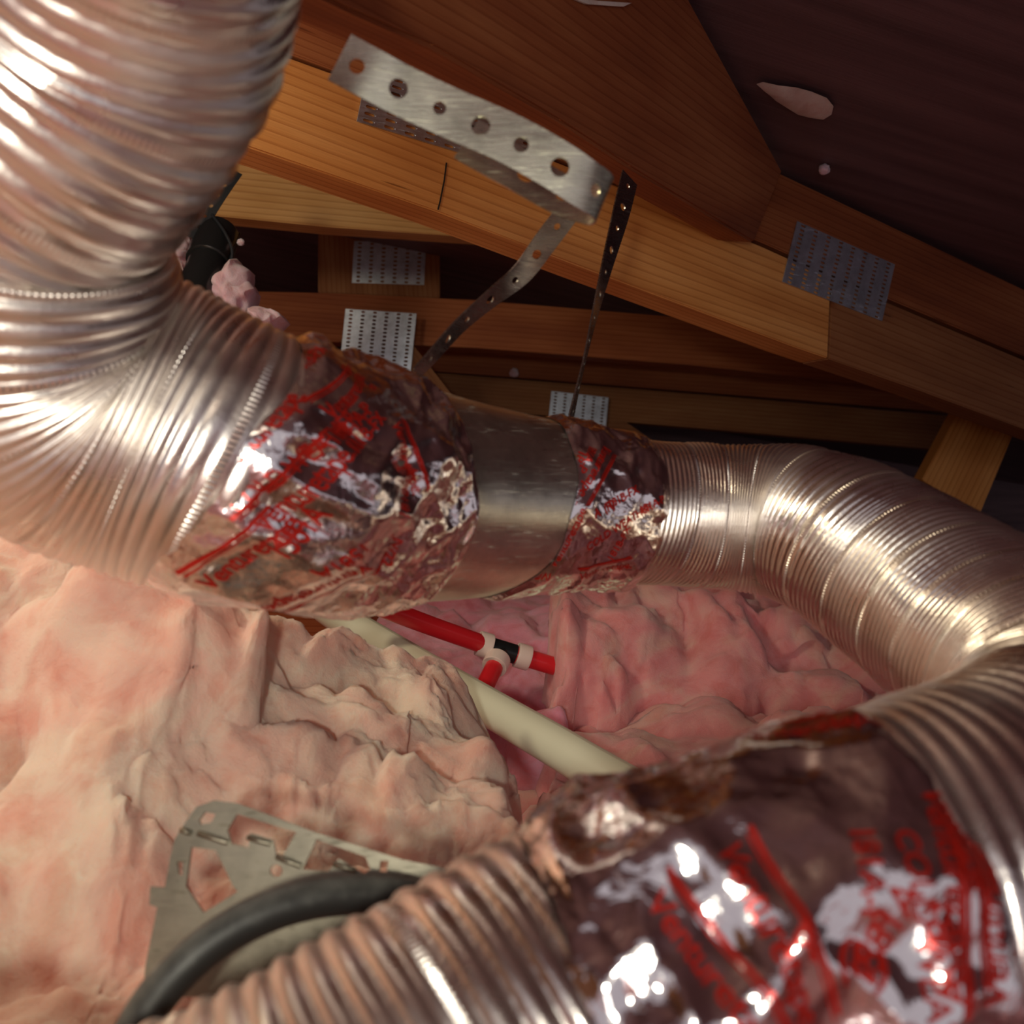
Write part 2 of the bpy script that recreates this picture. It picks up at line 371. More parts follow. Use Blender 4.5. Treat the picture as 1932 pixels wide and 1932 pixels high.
# truss 1: the nearest truss, two boards meeting along a joint line
T1 = Plane((.28, 1.0, .35), (.60, -1, 0))
t1 = empty('roof_truss', (.1, .9, .2), 'nearest wooden truss whose orange chords run diagonally down to the right', 'roof truss')
board('bottom_chord', T1, [(300, 20), (640, 143), (1180, 357), (1440, 466), (1568, 524), (1562, 676), (1500, 655), (1100, 505), (820, 398), (300, 220)], .038, W_orange, t1, ((500, 200), (1500, 580)), seed=.4)
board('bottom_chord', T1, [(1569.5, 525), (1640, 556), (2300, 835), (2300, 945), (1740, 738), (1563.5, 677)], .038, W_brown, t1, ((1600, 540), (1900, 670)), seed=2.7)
board('top_chord', T1, [(300, -150), (700, 0), (1478, 330), (1932, 546), (2300, 720), (2300, 826), (1640, 548), (1440, 458), (1180, 350), (640, 136), (300, 12)], .038, W_beam, t1, ((500, 40), (1500, 460)), seed=1.3)
plate(T1, [(1502, 418), (1702, 508), (1662, 606), (1474, 532)], 8, 14, M_plate, t1)
plate(T1, [(700, 90), (1010, 225), (1000, 330), (672, 230)], 9, 11, M_plate, t1, swap=True)
# pencil mark on the truss
def stroke(plane, pts, wpx, parent, name='pencil_line'):
    V = []; n = plane.n*(1 if plane.on(*pts[0])@plane.n < 0 else -1)
    for i, q in enumerate(pts):
        q = np.array(q, float); d = np.array(pts[min(i+1, len(pts)-1)], float)-np.array(pts[max(i-1, 0)], float); d /= np.linalg.norm(d); s = np.array([-d[1], d[0]])*wpx/2
        for sg in (-1, 1): V.append(plane.on(*(q+s*sg))+n*.0004)
    return mk(name, V, [[2*i, 2*i+1, 2*i+3, 2*i+2] for i in range(len(pts)-1)], M_ink, parent, smooth=False)
stroke(T1, [(842, 307), (838, 340), (830, 380), (826, 396)], 3, t1)
# beam running away from the camera above, its underside catching the lamp
A_ = np.array([.272, .97, .345]); Np = P(622, 0, .40); Cp = P(1300, 0, .700)
TB = Plane(Np, np.cross(A_-Np, Cp-Np))
bm_ = empty('roof_brace', (0, .5, .25), 'dark brown brace board close overhead, running from top centre to the truss', 'wooden brace')
board('board', TB, [(380, -115), (660, 22), (820, 92), (1060, 232), (1190, 318), (1422, 458), (1476, 322), (1302, 0), (1150, -280)], .038, W_beam, bm_, ((700, 0), (1450, 420)), seed=2.1, bevel=.002)
# truss 2
T2 = Plane((0, 1.32, .3), (.35, -1, 0))
t2 = empty('roof_truss', (-.2, 1.3, .3), 'second truss back, pale yellow board above the black pipe', 'roof truss')
board('web_board', T2, [(300, 262), (620, 318), (1300, 350), (1300, 480), (960, 452), (620, 428), (300, 396)], .038, W_yellow, t2, ((400, 350), (900, 400)), seed=3.2)
board('top_chord', T2, [(300, 180), (700, 250), (700, 318), (300, 256)], .038, W_yellow, t2, ((400, 250), (600, 280)), seed=3.9)
# truss 3
T3 = Plane((0, 1.62, .3), (.12, -1, 0))
t3 = empty('roof_truss', (0, 1.65, .2), 'third truss back, red-brown horizontal board with a slotted plate at its left', 'roof truss')
board('top_board', T3, [(400, 548), (640, 553), (900, 566), (1300, 600), (1560, 640), (1900, 745), (1900, 770), (1640, 726), (1300, 688), (900, 656), (640, 645), (400, 640)], .045, W_red, t3, ((600, 600), (1300, 650)), seed=4.4)
board('upright_block', T3, [(600, 440), (830, 455), (830, 562), (600, 552)], .03, W_brown, t3, ((700, 450), (705, 550)), seed=.9)
board('web_board', Plane((0, 1.58, .3), (.12, -1, 0)), [(640, 640), (778, 648), (880, 780), (960, 900), (820, 900), (700, 740)], .038, W_brown, t3, ((740, 650), (850, 800)), seed=5)
T3f = Plane((0, 1.575, .3), (.12, -1, 0))
plate(T3f, [(652, 583), (788, 590), (774, 708), (640, 700)], 6, 16, M_plate, t3)
plate(T3, [(668, 455), (802, 458), (800, 538), (664, 534)], 6, 10, M_plate, t3)
# truss 4
T4 = Plane((0, 1.98, .3), (.1, -1, 0))
t4 = empty('roof_truss', (.2, 2.0, .1), 'farthest truss, brown lower boards behind the metal pipe', 'roof truss')
board('upper_board', T4, [(780, 655), (1300, 690), (1800, 745), (1800, 778), (1300, 738), (820, 700)], .038, W_red, t4, ((800, 680), (1700, 740)), seed=6.6)
board('bottom_board', T4, [(780, 700), (1300, 742), (1800, 785), (1800, 850), (1300, 806), (1020, 783), (760, 762)], .038, W_brown, t4, ((800, 750), (1700, 820)), seed=7.2)
board('lower_web', T4, [(900, 785), (1180, 795), (1230, 830), (1200, 900), (900, 880)], .03, W_brown, t4, ((900, 820), (1200, 840)), seed=8)
board('side_web', Plane((0, 1.5, .3), (0, -1, 0)), [(1822, 752), (1855, 768), (1925, 788), (1845, 980), (1740, 905)], .038, W_orange, t4, ((1860, 780), (1790, 920)), seed=9)
plate(Plane((0, 1.965, .3), (.1, -1, 0)), [(1040, 738), (1148, 748), (1142, 812), (1034, 800)], 6, 10, M_plate, t4)

# torn pale patch and tufts on the sheathing
DK = Plane((.28, 1.0, .352), (-SL, 0, 1.0))
def dkpt(px, py, off=0.0):
    q = DK.on(px, py); return q+np.array([0, 0, -off])
pp = [(1428, 158), (1440, 154), (1470, 160), (1500, 163), (1530, 172), (1560, 184), (1574, 200), (1570, 214), (1552, 224), (1528, 222), (1506, 215), (1484, 202), (1462, 190), (1456, 182), (1440, 170)]
V = [dkpt(x+random.uniform(-2, 2), y+random.uniform(-1, 1), .0006) for x, y in pp]; cen = dkpt(1505, 190, .004)
V2 = [v*.6+cen*.4+np.array([0, 0, -.0012]) for v in V]; k = len(V)
tag(mk('torn_patch', V+V2+[cen], [[i, (i+1) % k, k+(i+1) % k, k+i] for i in range(k)]+[[k+i, k+(i+1) % k, 2*k] for i in range(k)], M_patch), 'pale torn oval patch on the dark roof boards', 'patch')

# ---------------------------------------------------------------- master duct centreline
CL = [(262, -330, .225, .045), (240, -160, .245, .0455), (208, 0, .265, .048), (116, 180, .284, .0495), (10, 330, .302, .0525), (2, 480, .317, .0555), (38, 630, .335, .0570), (140, 742, .352, .0575), (280, 808, .364, .0565),
      (432, 866, .372, .0540), (560, 905, .390, .0510), (735, 929, .437, .0503), (880, 944, .462, .0470), (1040, 953, .482, .0418), (1195, 965, .497, .0370),
      (1300, 972, .505, .0372), (1395, 977, .505, .0385), (1490, 987, .495, .0398), (1590, 1022, .472, .0408), (1690, 1085, .448, .0425), (1800, 1160, .415, .0435), (1910, 1240, .380, .0450), (2020, 1330, .340, .0460), (2070, 1440, .304, .0475),
      (1990, 1550, .278, .0485), (1840, 1650, .260, .0495), (1620, 1730, .250, .0493), (1390, 1805, .244, .0478), (1160, 1900, .239, .0465), (950, 1990, .234, .0445), (720, 2110, .228, .0425), (480, 2230, .224, .042), (200, 2370, .222, .0415)]
K = catmull([list(P(a, b, c))+[r] for a, b, c, r in CL], 60)
cc = K[:, :3]; s_ = np.concatenate([[0], np.cumsum(np.linalg.norm(np.diff(cc, axis=0), axis=1))])
ns = 4000; S = np.linspace(0, s_[-1], ns); Cn = np.stack([np.interp(S, s_, cc[:, i]) for i in range(3)], 1); Rn = np.interp(S, s_, K[:, 3])
def smooth(a, k):
    ker = np.hanning(k+2)[1:-1]; ker /= ker.sum(); p = np.pad(a, ((k//2, k//2), (0, 0)), mode='edge') ; return np.stack([np.convolve(p[:, i], ker, 'valid')[:len(a)] for i in range(a.shape[1])], 1)
Cn = smooth(Cn, 61); Tn, An, Bn = frames(Cn, (-1, 0, 0))
knot = [s_[60*i] for i in range(len(CL))]          # arc length at every control point
def surf(s, th, dr=0.0):
    s = np.asarray(s, float); th = np.asarray(th, float); f = lambda A: np.stack([np.interp(s, S, A[:, i]) for i in range(A.shape[1])], -1)
    r = np.interp(s, S, Rn)+dr
    return f(Cn)+r[..., None]*(np.cos(th)[..., None]*f(An)+np.sin(th)[..., None]*f(Bn))
def flex(name, sa, sb, pitch, amp, label, spr=8, nth=160, group=None, hel=8):
    """helically corrugated duct; pitch = [(s, pitch)]"""
    n = 2000; ss = np.linspace(sa, sb, n); pt = np.interp(ss, [p[0] for p in pitch], [p[1] for p in pitch])
    ph = np.concatenate([[0], np.cumsum(.5*(1/pt[1:]+1/pt[:-1])*np.diff(ss))]); rows = int(ph[-1]*spr)
    phr = np.linspace(0, ph[-1], rows); sr = np.interp(phr, ph, ss); pr = np.interp(sr, ss, pt)
    th = np.linspace(0, 2*np.pi, nth+1); SS, TH = np.meshgrid(sr, th, indexing='ij'); PH = phr[:, None]+hel*TH/(2*np.pi)
    jit = 1+.10*vn(p3(PH*.37, np.sin(TH)*.8), 2).reshape(PH.shape)
    w_ = np.abs(np.sin(np.pi*PH))**.75-.55
    sp_ = 8 if abs(hel) == 8 else hel
    seam = (np.abs(((PH/sp_) % 1)-.5/sp_) < .5/sp_); w_ = np.where(seam, w_*.45-.12, w_)
    a = amp*np.interp(sr, [p[0] for p in pitch], [p[1] for p in pitch])[:, None]
    dent = .0012*vn(p3(SS*28, np.cos(TH)*1.3, 1, 3.1), 5).reshape(PH.shape)+.0008*vn(p3(SS*60, TH*2.0), 9).reshape(PH.shape)*np.sin(TH/2)
    V = surf(SS, TH, a*w_*jit+dent); nu, nv = V.shape[:2]
    uv = np.stack([PH, TH/(2*np.pi)], -1).reshape(-1, 2)
    o = mk(name, V.reshape(-1, 3), gridfaces(nu, nv)[:, ::-1].copy(), M_duct if abs(hel) == 8 else M_duct5, uv=uv)
    return tag(o, label, 'duct', group)
sL1, sP0, sP1, sR0 = knot[9]+.004, knot[9]-.004, knot[14], knot[14]
flex('flexible_duct', knot[0], knot[9]+.006, [(knot[0], .0082), (knot[4], .0078), (knot[6], .0052), (knot[7], .0046), (knot[9], .0042)], .30, 'large corrugated aluminium duct elbow filling the left side', hel=5)
flex('flexible_duct', knot[14]-.012, knot[25]+.032, [(knot[14], .0028), (knot[16], .0027), (knot[18], .0040), (knot[21], .0040), (knot[24], .0056), (knot[25], .0060)], .34, 'corrugated aluminium duct curving round at the right from pipe to foreground tape')
flex('flexible_duct', knot[28]+.010, knot[32], [(knot[28], .0068), (knot[32], .0066)], .32, 'blurred corrugated duct at the bottom edge beyond the foreground tape', hel=-8)

# plain sheet metal pipe / reducer
def tubesurf(name, sa, sb, dr, m, ns_=80, nt=160, parent=None):
    SS, TH = np.meshgrid(np.linspace(sa, sb, ns_), np.linspace(0, 2*np.pi, nt+1), indexing='ij'); V = surf(SS, TH, dr)
    return mk(name, V.reshape(-1, 3), gridfaces(ns_, nt+1)[:, ::-1].copy(), m, parent, uv=np.stack([SS, TH], -1).reshape(-1, 2))
pipe = tubesurf('metal_pipe', knot[10], knot[14]-.004, 0.0, M_pipe)
tag(pipe, 'smooth galvanised sheet metal pipe between the two crinkled tape wraps', 'pipe')

# ---------------------------------------------------------------- crinkled foil wraps with red print
class Wrap:
    def __init__(s, name, sa, sb, ea, eb, amp, seed, label, cell=.017, ends=(-.0006, .0003), dr=.0016):
        s.ends = ends
        s.sa, s.sb, s.ea, s.eb = sa, sb, ea, eb; s.amp = amp; s.dr = dr; rs = np.random.RandomState(seed)
        s.R = np.interp((sa+sb)/2, S, Rn); L = sb-sa; Wd = 2*np.pi*s.R
        s.lays = []
        for cs, am in ((cell, 1.45), (cell*.45, .34), (cell*.22, .07)):
            ny = max(3, int(round(Wd/cs))); nx = int(L/cs)+12
            s.lays.append((cs, am, ny, Wd/ny, nx, rs.rand(nx, ny, 3)))
        s.mod = rs.rand()*10
        n1 = int(L/.0008); n2 = int(Wd/.0011)
        U, T = np.meshgrid(np.linspace(0, 1, n1), np.linspace(0, 2*np.pi, n2+1), indexing='ij')
        SS = (sa+ea(T))*(1-U)+(sb+eb(T))*U; V = s.at(SS.ravel(), T.ravel()); s.SS = SS; s.T = T; s.V = V
        s.o = mk(name, V, gridfaces(n1, n2+1)[:, ::-1].copy(), M_foil, smooth=True); tag(s.o, label, 'foil tape')
        s.pr = proj(V); s.shape = SS.shape
        N_ = V-np.stack([np.interp(SS.ravel(), S, Cn[:, i]) for i in range(3)], 1); s.vis = (N_*V).sum(1) < 0
        s.tv = []; s.tf = []
    def h(s, ss, th):
        x = ss-s.sa; y = np.mod(th, 2*np.pi)*s.R; q = p3(x, y, 60, s.mod)
        x = x+.003*vn(q, 1); y = y+.003*vn(q, 2); out = np.zeros_like(x)
        for cs, am, ny, cy, nx, jt in s.lays:
            gx = x/cs+5; gy = y/cy; ix = np.floor(gx).astype(int); iy = np.floor(gy).astype(int); best = np.full(x.shape, 9.)
            for di in (-1, 0, 1):
                for dj in (-1, 0, 1):
                    ci = ix+di; cj = iy+dj; J = jt[np.clip(ci, 0, nx-1), np.mod(cj, ny)]
                    best = np.minimum(best, np.hypot(gx-ci-J[..., 0], gy-cj-J[..., 1])+.35*J[..., 2])
            out += am*(best-.4)
        ed = np.clip(np.minimum(ss-s.sa-s.ea(th), s.sb+s.eb(th)-ss)/.006, 0, 1)
        mod = .35+.9*np.clip(vn(p3(x, y, 28, s.mod), 4)+.45, 0, 1.3)
        lo = np.where(ss-s.sa < s.sb-ss, s.ends[0], s.ends[1]); return s.amp*out*mod*(.12+.88*ed)+s.dr*ed+lo*(1-ed)
    def at(s, ss, th, dr=0): return surf(ss, th, s.h(ss, th)+dr)
    def stamp(s, tm, px, py, ang, hmm):
        """place text mesh tm (cap height 1) with its origin near pixel px,py, reading at ang degrees in view"""
        d = np.hypot(s.pr[:, 0]-px, s.pr[:, 1]-py)+1e6*(~s.vis); i = int(d.argmin())
        s0, t0 = s.SS.ravel()[i], s.T.ravel()[i]; e = .004; R = s.R
        pa = proj(surf(np.array([s0, s0+e, s0]), np.array([t0, t0, t0+e/R]), 0)); J = np.stack([pa[1]-pa[0], pa[2]-pa[0]], 1)
        dv = np.array([math.cos(math.radians(ang)), -math.sin(math.radians(ang))]); a = np.linalg.solve(J, dv); a /= np.linalg.norm(a)
        upv = np.array([-math.sin(math.radians(ang)), -math.cos(math.radians(ang))]); b = np.linalg.solve(J, upv); b -= a*(a@b); b /= np.linalg.norm(b)
        V, Fc = tm; Q = V*hmm*.64; ss = s0+Q[:, 0]*a[0]+Q[:, 1]*b[0]; th = t0+(Q[:, 0]*a[1]+Q[:, 1]*b[1])/R
        lo = s.sa+s.ea(th)+.0006; hi = s.sb+s.eb(th)-.0006; ok = (ss > lo) & (ss < hi)
        W = s.at(ss, th, .00035); k = len(s.tv) and sum(len(v) for v in s.tv) or 0
        s.tv.append(W); flip = (a[0]*b[1]-a[1]*b[0]) < 0
        s.tf += [[k+j for j in (f if not flip else f[::-1])] for f in Fc if all(ok[j] for j in f)]
    def done(s):
        if s.tf: mk('printed_lettering', np.concatenate(s.tv), s.tf, M_red, s.o, smooth=True)
def textmesh(txt, bold=.035, bars=False, shear=0, cut=.16, extra=None):
    cu = bpy.data.curves.new('t', 'FONT'); cu.body = txt; cu.size = 1.38; cu.offset = bold; cu.shear = shear; cu.resolution_u = 3; cu.fill_mode = 'FRONT'; cu.space_character = .95
    V, Fc = curve_to_bm(cu, cut, cut)
    if bars:
        x0, x1 = V[:, 0].min()-.1, V[:, 0].max()+.05; n = int((x1-x0)/cut)
        for (a, b) in ((1.26, 1.35), (1.44, 1.64)):
            k = len(V); xs = np.linspace(x0, x1, n); bv = np.array([[x-.25*(b > 1.5), y, 0] for x in xs for y in (a, b)]); V = np.vstack([V, bv]); Fc += [[k+2*i, k+2*i+2, k+2*i+3, k+2*i+1] for i in range(n-1)]
    return V, Fc
TX = {'ven': textmesh('Venturetape.', .014, True), '1581': textmesh('1581A', .014), '181P': textmesh('181A-P', .014), '181B': textmesh('181B-FX', .014), 'cold': textmesh('COLD WEATHER', .01), 'A': textmesh('A  (R)', .02), 'iv': textmesh('IV/22', .02), 'ul': textmesh('(UL) us', .02)}
zero = lambda t: np.zeros_like(np.asarray(t, float))
sw = lambda a, b, c=0., k=2: (lambda t: a*np.sin(np.asarray(t)*1+b)+.3*a*np.sin(np.asarray(t)*3+c)+.0006*np.sin(np.asarray(t)*11+c))
kk = int(np.interp(knot[9], S, np.arange(ns))); under0 = math.atan2(-Bn[kk][2], -An[kk][2])
wl = Wrap('foil_tape_wrap', knot[9]+.001, knot[11]+.010, lambda t: .007-.0085*(1+np.cos(np.asarray(t)-under0))-.001*(1+np.sin(np.asarray(t)*5)), sw(.004, 2.2, 1.0), .0042, 11, 'crinkled foil tape wrap with red print joining left duct to the smooth pipe', .018)
for key, x, y, a, h in (('ven', 508, 1012, 34, .0080), ('1581', 534, 1054, 34, .0084), ('ven', 626, 796, 36, .0074), ('181P', 650, 832, 38, .0072), ('181B', 672, 858, 40, .0066),
                        ('cold', 456, 970, 33, .0072), ('ven', 392, 880, 40, .0080), ('ven', 688, 1060, 212, .0072), ('1581', 690, 1020, 214, .0070), ('181B', 768, 980, 62, .0062), ('iv', 742, 1015, 240, .006),
                        ('ven', 400, 1112, 24, .0078), ('181B', 555, 700, 32, .0066), ('181P', 640, 690, -34, .006), ('ven', 735, 800, -62, .006)):
    wl.stamp(TX[key], x, y, a, h)
wl.done()
def edge_small(t):  # ragged edge sweeping back under the pipe
    return .002*np.sin(t*2+1)+.0009*np.sin(t*7)
# angle of the underside of the pipe, for the sagging tape edge
kk = int(np.interp(knot[13], S, np.arange(ns))); under = math.atan2(-Bn[kk][2], -An[kk][2])
def dth(t): return (np.mod(np.asarray(t)-under+np.pi, 2*np.pi)-np.pi)
wsm = Wrap('foil_tape_wrap', knot[13]-.008, knot[14]+.005, lambda t: edge_small(np.asarray(t))-.024*np.exp(-(dth(t)/.62)**2)-.006*np.exp(-(dth(t)/1.3)**2), sw(.003, .4, 2), .0036, 23, 'smaller crinkled foil tape wrap between smooth pipe and right duct', .015, ends=(.0003, -.0006))
for key, x, y, a, h in (('ven', 1142, 838, -123, .0076), ('181P', 1112, 840, -118, .0066), ('181B', 1092, 850, -118, .0066), ('A', 1122, 980, 28, .0066), ('181B', 1150, 962, 30, .0062), ('cold', 1108, 1040, 30, .0062), ('181P', 1208, 968, 25, .006), ('ven', 1045, 1075, 48, .0068), ('iv', 1040, 1080, 190, .006), ('ven', 1090, 1092, 12, .0066), ('181B', 1155, 1060, 50, .006)):
    wsm.stamp(TX[key], x, y, a, h)
wsm.done()
wf = Wrap('foil_tape_wrap', knot[25]+.026, knot[28]+.014, sw(.003, 1.), sw(.004, 2., .5), .0050, 35, 'blurred foreground foil tape wrap with red print at the lower right', .022, ends=(-.0006, -.0006), dr=.002)
for key, x, y, a, h in (('ven', 1380, 1400, 14, .0085), ('iv', 1500, 1388, 12, .006), ('ven', 1735, 1480, -74, .0090), ('181P', 1600, 1560, -80, .0075), ('A', 1830, 1900, 95, .0085), ('ven', 1900, 1900, 82, .0085), ('ven', 1345, 1600, -58, .0085), ('ven', 1215, 1700, -50, .0085), ('A', 1480, 1800, -10, .010),
                        ('1581', 1640, 1880, 60, .009), ('cold', 1680, 1560, -72, .0075), ('ven', 1760, 1420, -66, .0075)):
    wf.stamp(TX[key], x, y, a, h)
wf.done()

# ---------------------------------------------------------------- straps
sp = [P(641, 108, .352), P(700, 140, .353), P(760, 172, .356), P(850, 214, .358), P(960, 262, .358), P(1050, 312, .358), P(1100, 345, .360), P(1132, 366, .366), P(1138, 374, .374), P(1118, 366, .381), P(1060, 346, .384), P(960, 305, .383), P(880, 262, .384)]
sd = P(-5, -10, .36)*0
def wdir(dx, dy, dz=0): return np.array([dx, dz, -dy])
sw1 = [wdir(.45, -.89), wdir(.45, -.89), wdir(.42, -.9), wdir(.42, -.9), wdir(.42, -.9), wdir(.45, -.89), wdir(.45, -.89, .05), wdir(.42, -.9, .2), wdir(.36, -.92, .3), wdir(.2, -.95, .35), wdir(.2, -.95, .3), wdir(.3, -.93, .2), wdir(.3, -.93, .1)]
# the loop's far side hangs lower than the near side
for i, dz in zip((8, 9, 10, 11, 12), (.001, .004, .0045, .001, 0)): sp[i] = sp[i]+np.array([0, 0, -dz])
o = ribbon('hanger_strap', sp, sw1, .0185, M_strap, (.0029, .0036, .0025, .0036), .0165)
tag(o, 'short bright perforated metal strap curling over under the brace', 'metal strap')
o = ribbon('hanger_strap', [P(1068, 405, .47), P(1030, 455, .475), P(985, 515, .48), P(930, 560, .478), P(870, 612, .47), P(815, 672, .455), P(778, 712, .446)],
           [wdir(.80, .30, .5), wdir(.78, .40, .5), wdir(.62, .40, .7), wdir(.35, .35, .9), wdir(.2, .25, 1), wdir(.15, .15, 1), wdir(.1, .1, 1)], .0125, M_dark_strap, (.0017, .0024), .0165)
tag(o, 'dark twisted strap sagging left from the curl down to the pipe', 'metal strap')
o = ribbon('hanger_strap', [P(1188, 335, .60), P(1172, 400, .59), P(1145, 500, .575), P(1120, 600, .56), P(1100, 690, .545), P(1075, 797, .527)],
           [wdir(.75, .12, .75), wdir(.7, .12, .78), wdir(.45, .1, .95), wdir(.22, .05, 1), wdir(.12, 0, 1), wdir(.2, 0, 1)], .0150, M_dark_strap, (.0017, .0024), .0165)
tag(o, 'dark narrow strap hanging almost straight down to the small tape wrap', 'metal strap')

# ---------------------------------------------------------------- black vent pipe with its strap
bp = empty('black_pipe', P(400, 520, 1.0), 'black plastic pipe behind the left duct, held by a black strap', 'pipe')
ax0, ax1 = P(412, 440, 1.02), P(340, 640, .92)
tube('pipe_body', [ax0+(ax1-ax0)*t for t in (.12, .4, .7, 1.3)], .0195, M_black, bp)
tube('coupling', [ax0+(ax1-ax0)*t for t in (.0, .1, .22, .30)], [.0215, .0225, .0225, .0222], M_black, bp)
tube('clamp_ring', [P(400, 405, 1.0), P(425, 440, .99), P(438, 475, .985), P(432, 510, .98)], .0016, M_blackstrap, bp, 8)
tube('clamp_ring', [P(452, 440, 1.03), P(440, 470, 1.0), P(432, 500, .985)], .0014, M_blackstrap, bp, 8)
o = ribbon('perforated_strap', [P(443, 322, 1.02), P(415, 362, 1.01), P(385, 410, 1.0), P(366, 450, .99)], [wdir(.83, .55)]*4, .0175, M_blackstrap, (.0022, .0022), .014)
tag(o, 'black perforated strap standing up above the black pipe', 'plastic strap')

# ---------------------------------------------------------------- insulation batts
def rbf(ctrl, lam=1e-4):
    c = np.array([P(*q) if len(q) == 3 else np.array(q[:3]) for q in ctrl]); D = np.linalg.norm(c[:, None, :2]-c[None, :, :2], axis=2)
    n = len(c); A = np.zeros((n+3, n+3)); A[:n, :n] = D+np.eye(n)*lam*10; A[:n, n] = 1; A[:n, n+1:] = c[:, :2]; A[n:, :n] = A[:n, n:].T
    w_ = np.linalg.solve(A, np.concatenate([c[:, 2], np.zeros(3)]))
    def f(x, y):
        out = w_[n]+w_[n+1]*x+w_[n+2]*y
        for i in range(n): out = out+w_[i]*np.hypot(x-c[i, 0], y-c[i, 1])
        return out
    return f
def polydist(x, y, poly):
    ins = np.zeros(x.shape, bool); d = np.full(x.shape, 1e9); n = len(poly)
    for i in range(n):
        (a, b), (c, e) = poly[i], poly[(i+1) % n]
        ins ^= ((b > y) != (e > y)) & (x < (c-a)*(y-b)/(e-b+1e-12)+a)
        t = np.clip(((x-a)*(c-a)+(y-b)*(e-b))/((c-a)**2+(e-b)**2+1e-12), 0, 1); d = np.minimum(d, np.hypot(x-a-t*(c-a), y-b-t*(e-b)))
    return np.where(ins, d, -d)
def batt(name, zf, poly, m, label, step=.003, amp=.02, freq=14, seed=0, drop=.14, rim=.02, zmax=None, fluff=.002):
    poly = np.array(poly); lo = poly.min(0)-.02; hi = poly.max(0)+.02
    xs = np.arange(lo[0], hi[0], step); ys = np.arange(lo[1], hi[1], step); X, Y = np.meshgrid(xs, ys, indexing='ij'); x = X.ravel(); y = Y.ravel()
    wx = .012*vn(p3(x, y, 30, 2), seed+1); wy = .012*vn(p3(x, y, 30, 5), seed+2)
    d = polydist(x, y, poly)+.006*vn(p3(x, y, 55, 1), seed+3)+.003*vn(p3(x, y, 150, 1), seed+4)
    z = zf(x, y)
    q = np.stack([(x+wx)*freq, (y+wy)*freq, z*freq*.8], 1)
    b1 = np.sqrt(vn(q, seed)**2+.004); b2 = np.sqrt(vn(q*2.3, seed+7)**2+.006); b3 = vn(q*6, seed+8); b4 = vn(q*17, seed+9)
    b5 = np.sqrt(vn(q*4.9, seed+17)**2+.02); hgt = amp*(np.minimum(b1*1.6, .8)-.35)+amp*.60*(b2-.25)+amp*.24*(b5-.2)+amp*.05*b3+fluff*.35*b4
    t = np.clip((d+rim*.2)/rim, 0, 1); prof = np.sqrt(1-(1-t)**2)
    z = z+hgt-(1-prof)*drop
    # sideways pushes so that folds overhang like wadding
    gx = wx*1.2+.5*amp*vn(q*1.3, seed+11); gy = wy*1.2+.5*amp*vn(q*1.3, seed+12)
    V = np.stack([x+gx+.0015*b4, y+gy+.0015*b3, z], 1); Fc = gridfaces(len(xs), len(ys)); keep = (d[Fc] > -rim*.3).all(1)
    Fc = Fc[keep]; used, inv = np.unique(Fc, return_inverse=True)
    o = mk(name, V[used], inv.reshape(Fc.shape).astype(np.int64), m); return tag(o, label, 'insulation')
def xy(*pts): return [tuple(P(*p)[:2]) for p in pts]
zf1 = rbf([(0, 1932, .36), (500, 1932, .37), (900, 1932, .40), (0, 1500, .43), (450, 1500, .455), (850, 1480, .50), (960, 1590, .47), (0, 1250, .465), (300, 1250, .50), (600, 1290, .545), (850, 1330, .585), (960, 1480, .53),
           (-150, 1020, .47), (0, 1020, .465), (150, 1080, .455), (300, 1120, .465), (450, 1145, .50), (550, 1160, .55), (650, 1240, .585), (840, 1255, .64), (900, 1300, .64), (-.5, .45, -.05), (-.6, .2, -.2), (-.3, .22, -.25), (0, .22, -.27), (.1, .30, -.26), (.05, .40, -.20), (-.3, .60, -.03), (-.45, .7, -.04)])
polyF = [(-.75, .16), (.10, .16), (.12, .36), tuple(P(1080, 1700, .42)[:2]), tuple(P(990, 1560, .49)[:2]), tuple(P(975, 1450, .55)[:2]), tuple(P(905, 1320, .63)[:2]), tuple(P(870, 1250, .655)[:2]), tuple(P(760, 1235, .64)[:2]), tuple(P(640, 1235, .605)[:2]), tuple(P(545, 1150, .58)[:2]), tuple(P(430, 1140, .56)[:2]), (-.2, .62), (-.75, .62)]
batt('insulation_batt', zf1, polyF, M_peach, 'pale peach fluffy insulation heaped in the left foreground', .0022, .021, 17, 3, .13, .03, fluff=.0045)
zf2 = rbf([(1045, 1112, .86), (1300, 1105, .93), (1620, 1150, .95), (1000, 1330, .79), (1300, 1330, .84), (1600, 1300, .84), (1900, 1300, .9), (1450, 1450, .74), (1200, 1430, .76), (.8, 1.3, -.12), (.1, 1.3, -.12)])
polyR = [tuple(P(992, 1340, .785)[:2]), tuple(P(1012, 1200, .82)[:2]), tuple(P(1042, 1110, .88)[:2]), (.1, 1.3), (.9, 1.3), (.9, .80), tuple(P(1500, 1370, .82)[:2]), tuple(P(1200, 1370, .83)[:2])]
batt('insulation_batt', zf2, polyR, M_pink, 'pink insulation slab standing behind the right duct bend', .0028, .026, 13, 21, .16, .02)
zf3 = rbf([(1060, 1440, .72), (1300, 1380, .76), (1500, 1400, .70), (1700, 1400, .7), (1300, 1500, .62), (1600, 1550, .58), (.25, .9, -.14), (0, .55, -.19), (.3, .5, -.2)])
polyS = [tuple(P(1010, 1400, .80)[:2]), (.05, .86), (.5, .86), (.5, .42), (.10, .44), tuple(P(1060, 1540, .58)[:2]), tuple(P(1010, 1440, .68)[:2])]
batt('insulation_batt', zf3, polyS, M_pink, 'shaded pink insulation lump below the standing slab, beside the cream pipe', .003, .022, 12, 33, .12, .02)
